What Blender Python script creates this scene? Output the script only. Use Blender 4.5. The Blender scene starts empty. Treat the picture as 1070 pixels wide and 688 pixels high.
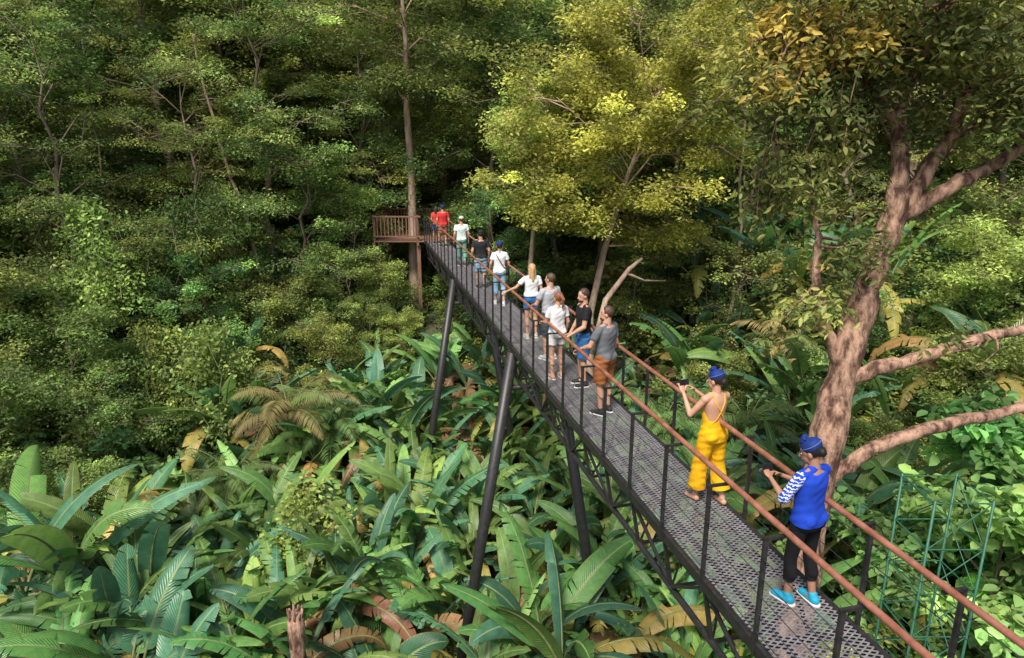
import bpy, math, random
import numpy as np
from mathutils import Vector, Matrix
PI=math.pi
scene=bpy.context.scene
# ------------------------------------------------------------------ mesh helpers
def nrm(a):
    a=np.asarray(a,float); l=np.linalg.norm(a,axis=-1,keepdims=True); l[l<1e-9]=1; return a/l
class MB:
    def __init__(s): s.V=[];s.F=[];s.M=[];s.C=[];s.U=[];s.n=0
    def add(s,V,F,mat=0,col=(1,1,1),uv=None):
        V=np.asarray(V,float).reshape(-1,3);F=np.asarray(F,int).reshape(-1,4)
        s.V.append(V);s.F.append(F+s.n);s.M.append(np.full(len(F),mat,int))
        c=np.ones((len(V),4)); c[:,:3]=np.asarray(col,float); s.C.append(c)
        s.U.append(np.zeros((len(V),2)) if uv is None else np.asarray(uv,float)); s.n+=len(V)
    def mesh(s,name,mats,smooth=True):
        V=np.concatenate(s.V);F=np.concatenate(s.F);M=np.concatenate(s.M);C=np.concatenate(s.C);U=np.concatenate(s.U)
        me=bpy.data.meshes.new(name)
        me.vertices.add(len(V)); me.vertices.foreach_set('co',V.ravel())
        me.loops.add(F.size); me.loops.foreach_set('vertex_index',F.ravel().astype(np.int32))
        me.polygons.add(len(F)); me.polygons.foreach_set('loop_start',np.arange(0,F.size,4,dtype=np.int32))
        me.polygons.foreach_set('material_index',M.astype(np.int32))
        me.polygons.foreach_set('use_smooth',np.full(len(F),smooth))
        me.update(calc_edges=True)
        ca=me.color_attributes.new('Col','FLOAT_COLOR','POINT'); ca.data.foreach_set('color',C.ravel())
        uv=me.uv_layers.new(name='UVMap'); uv.data.foreach_set('uv',U[F.ravel()].ravel())
        for m in mats: me.materials.append(m)
        return me
def obj(name,me,parent=None,loc=(0,0,0),rot=(0,0,0),sc=(1,1,1)):
    o=bpy.data.objects.new(name,me); scene.collection.objects.link(o)
    o.location=loc;o.rotation_euler=rot;o.scale=sc if hasattr(sc,'__len__') else (sc,)*3
    if parent: o.parent=parent
    return o
def empty(name,loc=(0,0,0),rot=(0,0,0),sc=1.0):
    return obj(name,None,None,loc,rot,sc)
def tube(P,R,seg=8,sq=None):
    P=np.asarray(P,float);n=len(P);R=np.broadcast_to(np.asarray(R,float),(n,))
    T=np.gradient(P,axis=0);T=nrm(T)
    ref=np.array([0,0,1.]) if abs(T[0][2])<.9 else np.array([1.,0,0])
    N=np.zeros((n,3));a=np.cross(T[0],ref);a/=np.linalg.norm(a);N[0]=a
    for i in range(1,n):
        a=N[i-1]-T[i]*np.dot(N[i-1],T[i]);N[i]=a/(np.linalg.norm(a)+1e-12)
    B=np.cross(T,N);th=np.arange(seg)*2*PI/seg
    V=P[:,None,:]+R[:,None,None]*(np.cos(th)[None,:,None]*N[:,None,:]+np.sin(th)[None,:,None]*B[:,None,:])
    i=np.arange(n-1)[:,None]*seg;j=np.arange(seg)[None,:];k=(j+1)%seg
    F=np.stack([i+j,i+k,i+k+seg,i+j+seg],-1).reshape(-1,4)
    return V.reshape(-1,3),F
def capped(P,R,seg=8):
    P=np.asarray(P,float);R=np.broadcast_to(np.asarray(R,float),(len(P),))
    d0=nrm(P[1]-P[0])*1e-4;d1=nrm(P[-1]-P[-2])*1e-4
    return tube(np.vstack([P[0]-d0,P,P[-1]+d1]),np.concatenate([[1e-4],R,[1e-4]]),seg)
def capsule(p0,p1,r0,r1,seg=14):
    p0=np.array(p0,float);p1=np.array(p1,float);d=p1-p0;L=np.linalg.norm(d)+1e-9;d/=L
    P=[];R=[]
    for a in np.linspace(0,PI/2,6): P.append(p0-d*r0*math.cos(a));R.append(max(r0*math.sin(a),1e-4))
    for a in np.linspace(PI/2,0,6): P.append(p1+d*r1*math.cos(a));R.append(max(r1*math.sin(a),1e-4))
    return tube(P,R,seg)
def ellipsoid(c,r,rot=None,seg=18,rings=12):
    a=np.linspace(0,PI,rings)
    th=np.arange(seg)*2*PI/seg;s=np.maximum(np.sin(a),1e-3)
    V=np.stack([s[:,None]*np.cos(th),s[:,None]*np.sin(th),np.broadcast_to(-np.cos(a)[:,None],(rings,seg))],-1).reshape(-1,3)*np.array(r)
    if rot is not None: V=V@np.array(rot).T
    V=V+np.array(c)
    i=np.arange(rings-1)[:,None]*seg;j=np.arange(seg)[None,:];k=(j+1)%seg
    return V,np.stack([i+j,i+k,i+k+seg,i+j+seg],-1).reshape(-1,4)
def loft(S,seg=28):
    S=np.array(S,float);z=np.linspace(0,1,len(S)*5);t=np.linspace(0,1,len(S))
    Q=np.stack([np.interp(z,t,S[:,k]) for k in range(5)],1)
    for _ in range(4): Q[1:-1]=(Q[:-2]+2*Q[1:-1]+Q[2:])/4
    Q=np.vstack([Q[0],Q,Q[-1]]);Q[0,3:]=1e-3;Q[-1,3:]=1e-3
    th=np.arange(seg)*2*PI/seg;c=np.cos(th);s=np.sin(th)
    ce=np.sign(c)*np.abs(c)**.85;se=np.sign(s)*np.abs(s)**.85
    V=np.stack([Q[:,1:2]+Q[:,3:4]*ce,Q[:,2:3]+Q[:,4:5]*se,np.broadcast_to(Q[:,0:1],(len(Q),seg))],-1).reshape(-1,3)
    i=np.arange(len(Q)-1)[:,None]*seg;j=np.arange(seg)[None,:];k=(j+1)%seg
    return V,np.stack([i+j,i+k,i+k+seg,i+j+seg],-1).reshape(-1,4)
BF=[[0,1,3,2],[4,6,7,5],[0,4,5,1],[2,3,7,6],[0,2,6,4],[1,5,7,3]]
def beam(p0,p1,w,h,up=(0,0,1)):
    p0=np.array(p0,float);p1=np.array(p1,float);d=nrm(p1-p0);u=np.array(up,float)
    if abs(np.dot(d,u))>.97:u=np.array([.973,.2305,0])
    s=nrm(np.cross(d,u));u=np.cross(s,d)
    V=[p+s*w/2*a+u*h/2*b for p in (p0,p1) for a in (-1,1) for b in (-1,1)]
    return V,BF
# ------------------------------------------------------------------ materials
def newmat(name):
    m=bpy.data.materials.new(name);m.use_nodes=True;nt=m.node_tree
    return m,nt,nt.nodes['Principled BSDF'],nt.nodes['Material Output']
def ramp(nt,fac,stops):
    r=nt.nodes.new('ShaderNodeValToRGB');e=r.color_ramp.elements
    while len(e)<len(stops): e.new(.5)
    for k,(p,c) in enumerate(stops): e[k].position=p;e[k].color=(*c,1)
    nt.links.new(fac,r.inputs[0]);return r.outputs[0]
def noise(nt,scale,detail=5,rough=.6,vec=None,sc=None):
    n=nt.nodes.new('ShaderNodeTexNoise');n.inputs['Scale'].default_value=scale;n.inputs['Detail'].default_value=detail;n.inputs['Roughness'].default_value=rough
    tc=nt.nodes.new('ShaderNodeTexCoord');mp=nt.nodes.new('ShaderNodeMapping');nt.links.new(tc.outputs['Object'],mp.inputs[0])
    if sc: mp.inputs['Scale'].default_value=sc
    nt.links.new(mp.outputs[0],n.inputs[0]);return n.outputs[0]
def bump(nt,b,h,strength,dist=.02):
    n=nt.nodes.new('ShaderNodeBump');n.inputs['Strength'].default_value=strength;n.inputs['Distance'].default_value=dist
    nt.links.new(h,n.inputs['Height']);nt.links.new(n.outputs[0],b.inputs['Normal'])
def simple(name,c1,c2,scale=8,rough=.6,metal=0,bs=.3,bd=.01,sc=None,spec=.5,lo=.35,hi=.65):
    m,nt,b,o=newmat(name);f=noise(nt,scale,6,.65,sc=sc)
    nt.links.new(ramp(nt,f,[(lo,c1),(hi,c2)]),b.inputs['Base Color'])
    b.inputs['Roughness'].default_value=rough;b.inputs['Metallic'].default_value=metal;b.inputs['Specular IOR Level'].default_value=spec
    bump(nt,b,f,bs,bd);return m
def leafmat(name,trans=.35,rough=.5,big=False,hv=.04,spec=.35):
    m,nt,b,o=newmat(name);L=nt.links.new
    at=nt.nodes.new('ShaderNodeAttribute');at.attribute_name='Col'
    oi=nt.nodes.new('ShaderNodeObjectInfo')
    hs=nt.nodes.new('ShaderNodeHueSaturation')
    mr=nt.nodes.new('ShaderNodeMapRange');mr.inputs[3].default_value=.5-hv;mr.inputs[4].default_value=.5+hv*.5
    L(oi.outputs['Random'],mr.inputs[0]);L(mr.outputs[0],hs.inputs['Hue'])
    ml=nt.nodes.new('ShaderNodeMath');ml.operation='MULTIPLY';ml.inputs[1].default_value=7.31
    fr=nt.nodes.new('ShaderNodeMath');fr.operation='FRACT';L(oi.outputs['Random'],ml.inputs[0]);L(ml.outputs[0],fr.inputs[0])
    mr2=nt.nodes.new('ShaderNodeMapRange');mr2.inputs[3].default_value=.7;mr2.inputs[4].default_value=1.4
    L(fr.outputs[0],mr2.inputs[0]);L(mr2.outputs[0],hs.inputs['Value']);L(at.outputs['Color'],hs.inputs['Color'])
    col=hs.outputs[0]
    if big:
        uv=nt.nodes.new('ShaderNodeUVMap');sx=nt.nodes.new('ShaderNodeSeparateXYZ');L(uv.outputs[0],sx.inputs[0])
        ab=nt.nodes.new('ShaderNodeMath');ab.operation='ABSOLUTE';L(sx.outputs[0],ab.inputs[0])
        m1=nt.nodes.new('ShaderNodeMath');m1.operation='MULTIPLY_ADD';m1.inputs[1].default_value=-.25;L(ab.outputs[0],m1.inputs[0]);L(sx.outputs[1],m1.inputs[2])
        m2=nt.nodes.new('ShaderNodeMath');m2.operation='MULTIPLY';m2.inputs[1].default_value=95;L(m1.outputs[0],m2.inputs[0])
        sn=nt.nodes.new('ShaderNodeMath');sn.operation='SINE';L(m2.outputs[0],sn.inputs[0])
        ns=noise(nt,6,5,.7)
        mx=nt.nodes.new('ShaderNodeMixRGB');mx.blend_type='MULTIPLY';mx.inputs[0].default_value=.85
        L(col,mx.inputs[1]);L(ramp(nt,ns,[(.3,(.60,.66,.7)),(.7,(1.3,1.22,1.1))]),mx.inputs[2])
        mid=ramp(nt,ab.outputs[0],[(.05,(1,1,1)),(.09,(0,0,0))])
        mm=nt.nodes.new('ShaderNodeMixRGB');L(mid,mm.inputs[0]);L(mx.outputs[0],mm.inputs[1]);mm.inputs[2].default_value=(.36,.48,.18,1)
        ed=nt.nodes.new('ShaderNodeMath');ed.operation='MULTIPLY_ADD';ed.inputs[1].default_value=.45;L(ns,ed.inputs[0]);L(ab.outputs[0],ed.inputs[2])
        mp=nt.nodes.new('ShaderNodeMapRange');mp.inputs[1].default_value=1.16;mp.inputs[2].default_value=1.25;L(ed.outputs[0],mp.inputs[0])
        me2=nt.nodes.new('ShaderNodeMixRGB');L(mp.outputs[0],me2.inputs[0]);L(mm.outputs[0],me2.inputs[1]);me2.inputs[2].default_value=(.30,.20,.08,1)
        col=me2.outputs[0]
        bump(nt,b,sn.outputs[0],.4,.012)
    L(col,b.inputs['Base Color']);b.inputs['Roughness'].default_value=rough;b.inputs['Specular IOR Level'].default_value=spec
    tr=nt.nodes.new('ShaderNodeBsdfTranslucent');L(col,tr.inputs[0])
    mix=nt.nodes.new('ShaderNodeMixShader');mix.inputs[0].default_value=trans
    L(b.outputs[0],mix.inputs[1]);L(tr.outputs[0],mix.inputs[2]);L(mix.outputs[0],o.inputs[0]);return m
LEAF=leafmat('leaf_foliage',.45,.5)
BLEAF=leafmat('banana_leaf',.38,.33,big=True,hv=.035,spec=.55)
BARK=simple('bark',(.09,.065,.045),(.28,.21,.155),5,.9,bs=.9,bd=.05,sc=(1,1,.25))
PALEBARK=simple('pale_bark',(.24,.145,.11),(.54,.40,.31),4,.85,bs=.6,bd=.03,sc=(1,1,.35))
BIGBARK=simple('flaking_bark',(.075,.035,.022),(.46,.28,.195),5.5,.88,bs=1,bd=.09,sc=(1,1,.4),lo=.40,hi=.6)
STEM=simple('plant_stem',(.09,.15,.05),(.24,.22,.10),7,.6)
GROUND=simple('forest_floor',(.03,.036,.018),(.08,.085,.04),1.5,.95,bs=1,bd=.2)
STEEL=simple('dark_painted_steel',(.014,.013,.014),(.035,.032,.034),14,.45,bs=.1,spec=.5)
MESHM=simple('galvanised_grating',(.17,.16,.175),(.30,.28,.30),9,.5,metal=.15,bs=.1)
RAILM=simple('copper_brown_rail',(.24,.085,.05),(.42,.18,.12),6,.42,metal=.15,bs=.08,spec=.5)
CABLE=simple('steel_cable',(.06,.06,.06),(.12,.12,.12),20,.4,metal=.6)
WOOD=simple('platform_wood',(.13,.065,.042),(.28,.15,.10),6,.8,bs=.5,sc=(4,4,.6))
GREENST=simple('green_painted_steel',(.015,.09,.05),(.03,.14,.08),10,.5)
# ------------------------------------------------------------------ terrain
def ss(a,b,x):
    t=np.clip((np.asarray(x,float)-a)/(b-a),0,1);return t*t*(3-2*t)
def ground(X,Y):
    X=np.asarray(X,float);Y=np.asarray(Y,float)
    z=-9+ss(20,36,Y)*6.5+ss(36,85,Y)*24+ss(6,20,X)*3.5+ss(10,24,-X)*4
    return z+.35*np.sin(X*.7+1.3)*np.cos(Y*.55)+.2*np.sin(X*1.9+Y*1.3)
s=np.linspace(-1,1,181);wx=np.sign(s)*(np.abs(s)*70+np.abs(s)**7*500);wy=wx+30
GX,GY=np.meshgrid(wx,wy);mb=MB();n=181
i=np.arange(n-1)[:,None]*n;j=np.arange(n-1)[None,:]
mb.add(np.stack([GX,GY,ground(GX,GY)],-1).reshape(-1,3),np.stack([i+j,i+j+1,i+j+1+n,i+j+n],-1).reshape(-1,4))
obj('ground',mb.mesh('ground',[GROUND]))
# ------------------------------------------------------------------ foliage
def leaves(mb,rng,C,size,col,mat=1,asp=.5,droop=.25,up=.6,six=False):
    C=np.asarray(C,float);n=len(C);a=rng.uniform(0,2*PI,n)
    t=nrm(np.stack([np.cos(a),np.sin(a),-droop+rng.normal(0,.35,n)],1))
    nr=rng.normal(0,1,(n,3))*(1-up);nr[:,2]+=up
    sd=nrm(np.cross(t,nr));nn=np.cross(sd,t);sz=(size*rng.uniform(.65,1.3,n))[:,None];w=sz*asp*.5
    if not six:
        mid=C+t*sz*.45
        V=np.stack([C,mid-sd*w+nn*w*.35,C+t*sz,mid+sd*w+nn*w*.35],1).reshape(-1,3)
        F=np.arange(4*n).reshape(-1,4);cc=np.repeat(col,4,0)
    else:
        tip=C+t*sz-nn*sz*.1;m1=C+t*sz*.3;m2=C+t*sz*.7
        V=np.stack([C,m1-sd*w*.9+nn*w*.3,m2-sd*w*.75+nn*w*.25,tip,m2+sd*w*.75+nn*w*.25,m1+sd*w*.9+nn*w*.3],1).reshape(-1,3)
        b=np.arange(n)[:,None]*6
        F=np.concatenate([b+np.array([0,1,2,3]),b+np.array([0,3,4,5])]);cc=np.repeat(col,6,0)
    mb.add(V,F,mat,cc)
def cluster(mb,rng,c,rad,K,size,ca,cb,flat=.4,dv=.28,**kw):
    d=nrm(rng.normal(0,1,(K,3)))*(rng.uniform(0,1,K)**.45)[:,None]*rad
    d[:,2]*=flat;d[:,2]-=.25*(d[:,0]**2+d[:,1]**2)/rad
    f=np.clip(rng.uniform(0,1)+rng.normal(0,.18,K),0,1)[:,None]
    col=(np.array(ca)*(1-f)+np.array(cb)*f)*math.exp(rng.normal(0,dv))*np.exp(rng.normal(0,.16,K))[:,None]
    leaves(mb,rng,np.asarray(c)+d,size,col,**kw)
def wig(rng,p0,p1,n,amp):
    t=np.linspace(0,1,n)[:,None];P=np.array(p0)*(1-t)+np.array(p1)*t
    o=rng.normal(0,amp,(n,3))*np.sin(t*PI)**.5;return P+o
DG=(.105,.175,.055);MG=(.22,.32,.085);LG=(.36,.44,.12);YG=(.64,.56,.13);OL=(.42,.40,.10);BG=(.11,.245,.10)
def gen_tree(name,seed,H,r0,cb=.35,R=3.5,nl=14,K=110,leaf=.16,flat=.5,ca=DG,cc=MG,sub=8,asp=.5,bark=None,lean=(0,0),crad=None,droop=.3,trunk=None,six=False,lift=.5,dv=.36):
    rng=np.random.default_rng(seed);mb=MB()
    if trunk is None:
        T=wig(rng,(0,0,-.5),(lean[0],lean[1],H*.9),11,.018*H)
    else: T=np.array(trunk,float)
    m=len(T);rr=r0*(1-.9*np.linspace(0,1,m)**1.1);rr[0]*=1.35
    mb.add(*tube(T,rr,10),mat=0)
    crad=crad or .15*R+.3
    for k in range(nl):
        t=cb+(1-cb)*(k+rng.uniform(.0,1))/nl
        x=t*(m-1);i0=min(int(x),m-2);p=T[i0]*(1-(x-i0))+T[i0+1]*(x-i0)
        az=k*2.4+rng.normal(0,.5);tt=(t-cb)/(1-cb)
        L=R*(.5+.65*math.sin(PI*min(1,.12+tt*.72)))*rng.uniform(.6,1.2)
        el=lift*(.3+1.5*tt**1.5)+rng.normal(0,.2)
        d=np.array([math.cos(az)*math.cos(el),math.sin(az)*math.cos(el),math.sin(el)])
        e=p+d*L;B=wig(rng,p,e,5,.09*L);B[1:4,2]+=.08*L
        mb.add(*tube(B,np.linspace(max(rr[min(i0,m-2)]*.38,.03),.012,5),6),mat=0)
        for q in range(sub):
            f=.22+.78*(q+rng.uniform(0,1))/sub;y=f*4;j0=min(int(y),3);b=B[j0]*(1-(y-j0))+B[j0+1]*(y-j0)
            a2=az+rng.choice([-1,1])*rng.uniform(.3,1.5);l2=L*rng.uniform(.18,.42)
            e2=b+np.array([math.cos(a2),math.sin(a2),rng.uniform(-.25,.6)])*l2
            mb.add(*tube(wig(rng,b,e2,3,.05*l2),[.022,.015,.008],4),mat=0)
            cluster(mb,rng,e2,crad*rng.uniform(.6,1.3),K,leaf,ca,cc,flat=flat,asp=asp,droop=droop,six=six,dv=dv)
            if rng.uniform()<.5: cluster(mb,rng,(b+e2)/2,crad*.8,K//2,leaf,ca,cc,flat=flat,asp=asp,droop=droop,six=six,dv=dv)
    return mb.mesh(name,[bark or BARK,LEAF])
def gen_shrub(name,seed,R,H,n,K,leaf,ca,cc,flat=.6,asp=.5,six=False,up=.6,crad=.45):
    rng=np.random.default_rng(seed);mb=MB()
    for k in range(n):
        a=rng.uniform(0,2*PI);r=R*math.sqrt(rng.uniform());z=H*(1-(r/R)**2*.7)*rng.uniform(.35,1)
        c=np.array([r*math.cos(a),r*math.sin(a),z])
        mb.add(*tube(wig(rng,(c[0]*.25,c[1]*.25,-.2),c,4,.05),[.03,.025,.015,.008],4),mat=0)
        cluster(mb,rng,c,crad*rng.uniform(.7,1.4),K,leaf,ca,cc,flat=flat,asp=asp,six=six,up=up)
    return mb.mesh(name,[STEM,LEAF])
def gen_vine(name,seed,W,H,n,K,leaf,ca,cc):
    rng=np.random.default_rng(seed);mb=MB()
    for k in range(n):
        x,y=rng.normal(0,W*.5,2);h=H*rng.uniform(.3,1)
        P=wig(rng,(x*.4,y*.4,0),(x,y,-h),7,.18);mb.add(*tube(P,.015,4),mat=0)
        for q in range(7): cluster(mb,rng,P[q]+rng.normal(0,.3,3),.5,K,leaf,ca,cc,flat=.8,droop=.6,up=.45)
    return mb.mesh(name,[STEM,LEAF])
def frond_leaf(mb,rng,base,az,el,L,W,col,pet=.7,curl=1.1,torn=.3,mat=1):
    n=25;P=[np.array(base,float)];e=el;st=(L+pet)/(n-1);roll=rng.normal(0,.45)
    for k in range(1,n):
        f=k/(n-1);e-=curl*(.3+1.5*f)/(n-1)
        P.append(P[-1]+st*np.array([math.cos(az)*math.cos(e),math.sin(az)*math.cos(e),math.sin(e)]))
    P=np.array(P);T=nrm(np.gradient(P,axis=0));h=np.array([-math.sin(az),math.cos(az),0])
    S=nrm(np.broadcast_to(h,(n,3)));N=np.cross(T,S);N*=np.sign(N[:,2:3]+1e-6)
    S=S*math.cos(roll)+N*math.sin(roll);N=np.cross(T,S);N*=np.sign(N[:,2:3]+1e-6)
    mb.add(*tube(P,np.linspace(.035,.006,n),5),mat=0)
    k0=int(n*pet/(L+pet))
    for sgn in (-1,1):
        dr=rng.uniform(-.1,.25);g=0
        for k in range(k0,n-1):
            tear=rng.uniform()<torn*.5
            if tear: dr=rng.uniform(-.15,.85);g=.35
            V=[];U=[]
            for kk,gg in ((k,g),(k+1,0)):
                f=(kk-k0)/(n-1-k0);w=W*.5*(math.sin(PI*min(1,max(0,.04+f*.96))**.75)**.55 if 0<f<1 else (.35 if f==0 else .02))
                for c in (0,.5,1):
                    q=P[kk]+T[kk]*(w*.35*c+(st*gg*c))+S[kk]*sgn*w*c*math.cos(dr*c)+N[kk]*(w*(.28*c-.28*c*c)-w*c*math.sin(dr*c))
                    V.append(q+N[kk]*.012);U.append((sgn*c,kk*st))
            F=[[0,1,4,3],[1,2,5,4]] if sgn>0 else [[0,3,4,1],[1,4,5,2]]
            mb.add(V,F,mat,col,U);g=0
def gen_banana(name,seed,nl=9,L=2.5,W=.62,stem=1.3,spread=1.0,dead=.22):
    rng=np.random.default_rng(seed);mb=MB()
    for sct in range(rng.integers(2,4)):
        ox,oy=rng.normal(0,.4,2);hs=stem*rng.uniform(.6,1.2)
        mb.add(*tube(wig(rng,(ox,oy,-.4),(ox*1.2,oy*1.2,hs),4,.04),[.12,.10,.09,.06],8),mat=0)
        m=max(3,int(nl*rng.uniform(.4,.75)))
        for k in range(m):
            az=k*2.4+rng.uniform(-.5,.5);tt=k/m
            el=PI/2-(.12+spread*.95*(1-tt))*rng.uniform(.7,1.2)
            g=np.array([.13,.33,.10])+np.array([.12,.08,.0])*rng.uniform(0,1)
            g=g*math.exp(rng.normal(0,.28));
            if rng.uniform()<.35: g=np.array([.11,.29,.17])*rng.uniform(.7,1.2)
            cu=rng.uniform(.5,1.5);to=rng.choice([.1,.4,1.0])
            if rng.uniform()<dead and tt<.6: g=np.array([[.55,.40,.12],[.34,.19,.10],[.52,.48,.12]][rng.integers(3)]);el-=.35;cu=2.0;to=1
            frond_leaf(mb,rng,(ox*1.2,oy*1.2,hs-.1),az,el,L*rng.uniform(.7,1.15),W*rng.uniform(.75,1.2),g,pet=rng.uniform(.3,.8),curl=cu,torn=to)
    return mb.mesh(name,[STEM,BLEAF])
def gen_palm(name,seed,nf=14,L=2.2,trunk=0,ca=(.05,.13,.03),dead=0.0,ll=.45):
    rng=np.random.default_rng(seed);mb=MB()
    if trunk>0: mb.add(*tube(wig(rng,(0,0,-.5),(0,0,trunk),6,.05),np.linspace(.13,.09,6),8),mat=0)
    for k in range(nf):
        az=k*2.4+rng.normal(0,.2);e=PI/2-.25-1.1*(1-k/nf)*rng.uniform(.8,1.1);n=22;l=L*rng.uniform(.8,1.15)
        P=[np.array([0,0,trunk])];st=l/(n-1)
        for q in range(1,n):
            e-=1.7/(n-1)*(.4+1.2*q/n);P.append(P[-1]+st*np.array([math.cos(az)*math.cos(e),math.sin(az)*math.cos(e),math.sin(e)]))
        P=np.array(P);T=nrm(np.gradient(P,axis=0));mb.add(*tube(P,np.linspace(.02,.004,n),4),mat=0)
        col=np.array(ca)*math.exp(rng.normal(0,.2))
        if rng.uniform()<dead: col=np.array([.48,.36,.16])*rng.uniform(.7,1.1)
        h=np.array([-math.sin(az),math.cos(az),0])
        for q in range(3,n):
          for hf in (0,.5):
            b=P[q]-T[q]*st*hf;f=q/n;w=ll*math.sin(PI*min(1,.12+f*.86))+.05
            for sg in (-1,1):
                d=nrm(h*sg+T[q]*.55+np.array([0,0,-.25+rng.normal(0,.12)]));tip=b+d*w+np.array([0,0,-w*.35])
                mid=b+d*w*.5;wd=nrm(np.cross(d,np.array([0,0,1])))*.022
                mb.add([b,mid-wd,tip,mid+wd],[[0,1,2,3]],1,col)
    return mb.mesh(name,[STEM,LEAF])
rs=random.Random(11)
def place(name,me,x,y,dz=0,s=1,par=None,rz=None,z=None):
    zz=float(ground(x,y)) if z is None else z
    return obj(name,me,par,(x,y,zz+dz),(rs.uniform(-.06,.06),rs.uniform(-.06,.06),rs.uniform(0,6.28) if rz is None else rz),s)
def bridgeX(y): return 3.92-.2369*y
TV=[gen_tree('broadleaf_a',1,13,.20,.22,3.6,20,110,.18,.55,DG,MG),
    gen_tree('broadleaf_b',2,16,.22,.26,4.0,22,110,.19,.6,DG,LG),
    gen_tree('feathery_a',3,14,.17,.25,4.2,18,160,.13,.32,MG,LG,asp=.4,crad=.85,lift=.45),
    gen_tree('feathery_b',4,17,.20,.3,4.4,20,160,.14,.32,DG,LG,asp=.4,crad=.9,lift=.45),
    gen_tree('broadleaf_c',5,10,.14,.15,3.2,18,110,.17,.55,BG,MG),
    gen_tree('tall_a',6,21,.30,.42,4.6,20,120,.20,.55,DG,MG,bark=PALEBARK),
    gen_tree('small_a',7,6.5,.10,.12,2.5,15,120,.14,.5,MG,LG),
    gen_tree('small_b',8,7.5,.11,.12,2.7,15,110,.15,.5,DG,LG)]
SH=[gen_shrub('shrub_a',21,1.3,1.6,18,110,.13,DG,MG),
    gen_shrub('shrub_b',22,1.4,1.9,16,100,.15,MG,LG),
    gen_shrub('shrub_c',23,1.2,1.4,12,55,.26,BG,LG,asp=.7,six=True),
    gen_shrub('shrub_d',24,1.5,2.3,18,90,.17,DG,BG),
    gen_palm('fern_a',25,12,1.3,.1,(.15,.31,.10),ll=.28),
    gen_shrub('shrub_e',26,1.2,1.1,12,90,.12,MG,(.36,.44,.13))]
VN=[gen_vine('vine_a',31,1.6,4,9,60,.14,DG,MG),gen_vine('vine_b',32,2.0,5.5,10,60,.14,MG,LG)]
BN=[gen_banana('banana_%d'%k,40+k,nl=11,L=[2.1,2.4,1.8,2.2,2.7,1.9,2.3,2.0][k],W=[.50,.46,.52,.42,.52,.46,.55,.4][k],stem=[.8,1.3,.5,1.0,1.5,.7,1.1,.9][k],spread=[1,.6,1.1,.8,.65,1.0,.5,.75][k]) for k in range(8)]
PM=[gen_palm('feather_palm_a',51,16,2.4,2.2,(.16,.30,.10)),gen_palm('feather_palm_b',52,15,2.5,1.6,(.26,.32,.10),dead=.5),gen_palm('feather_palm_c',53,14,2.0,.4,(.18,.34,.11))]
bf=empty('background_forest')
for yy in np.arange(36,76,4.2):
    for xx in np.arange(-58,62,4.4):
        if abs(xx)>yy*.85+8: continue
        x=xx+rs.uniform(-1.8,1.8);y=yy+rs.uniform(-1.8,1.8)
        if yy<40 and abs(x-bridgeX(y))<2.5: continue
        place('forest_tree',rs.choice(TV[:6]+[TV[1],TV[3]]),x,y,-.4,rs.uniform(.8,1.15),bf)
NT=[(-17,27,3,.85),(-13.5,29,2,.9),(-21,24,1,.8),(-20,29,0,1),(-11,31.5,3,.95),(-16,33,5,1),(-9.3,30.5,0,.72),(-25,27,3,1),(-24,32,1,1.1),
    (-12.2,26.5,4,.62),(-15.8,23,6,.9),(-18.5,21.5,7,.95),(-8.2,36,2,1.0),(-21.5,19.5,6,1.05),(-9.5,27.8,7,.7),(-14,35,1,1.1),
    (-1.0,34.5,1,.9),(2.2,35,0,.95),(-.6,30.8,4,.6),(7.5,33,1,.8),(11,32,0,.9),(14.5,29,3,.75),(18,31,5,.9),(21,27,1,.8),
    (9.6,27.6,7,.85),(12.4,24.5,4,.6),(16.5,24,6,1.0),(5.4,29.6,7,.7),(19,21.5,7,1),(14.5,20,6,.8),(23,23,2,.8),(7.8,24.0,6,.62),(11.2,19.5,7,.55),(15.5,16,6,.8),(20,17,4,.7),
    (-11,24.2,6,.7),(-7.5,26.6,6,.6),(-13.8,21.2,7,.7),(-12.5,18.2,6,.6),(-16,18.5,7,.8),(-7.4,29.8,7,.68),(-5.5,30.0,6,.60),(-6.2,28.6,7,.45),(-4.7,28.2,6,.42),(-2.2,31.2,6,.5),(-6.6,35.8,4,.9),(-7.3,32.2,6,.85)]
for x,y,v,s_ in NT: place(['tropical_broadleaf_tree','tropical_broadleaf_tree','feathery_rainforest_tree','feathery_rainforest_tree','tropical_broadleaf_tree','tall_rainforest_tree','small_understory_tree','small_understory_tree'][v],TV[v],x,y,-.3,s_)
g1=float(ground(3.0,26.2));t1=gen_tree('yellow_tree_mesh',61,14,.2,.50,3.7,30,200,.16,.6,OL,YG,bark=PALEBARK,sub=8,crad=.8,trunk=[(0,0,-.5),(.15,0,2),(.1,.1,4.4),(.6,.2,7),(1.3,.3,9.5),(2.0,.4,11.5),(2.5,.5,13.2)])
obj('yellow_leaved_tree',t1,None,(3.0,26.2,g1))
g2=float(ground(.7,27.5));t2=gen_tree('yellow_tree_mesh2',62,13,.17,.62,2.4,18,150,.15,.6,MG,OL,bark=PALEBARK,sub=6,trunk=[(0,0,-.5),(0,0,3),(.05,.1,6),(.3,.2,9),(.8,.2,12)])
obj('yellow_leaved_tree',t2,None,(.7,27.5,g2))
t4=gen_tree('broad_sapling_mesh',64,5.2,.08,.2,1.7,13,45,.30,.7,(.18,.38,.13),(.30,.50,.15),sub=5,asp=.7,six=True,crad=.5)
for x,y,s_ in [(10.4,12.9,1.0),(9.0,14.8,.85),(12.3,11.8,1.0),(11.9,14.6,1.1)]: place('broad_leaved_sapling_tree',t4,x,y,0,s_)
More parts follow.
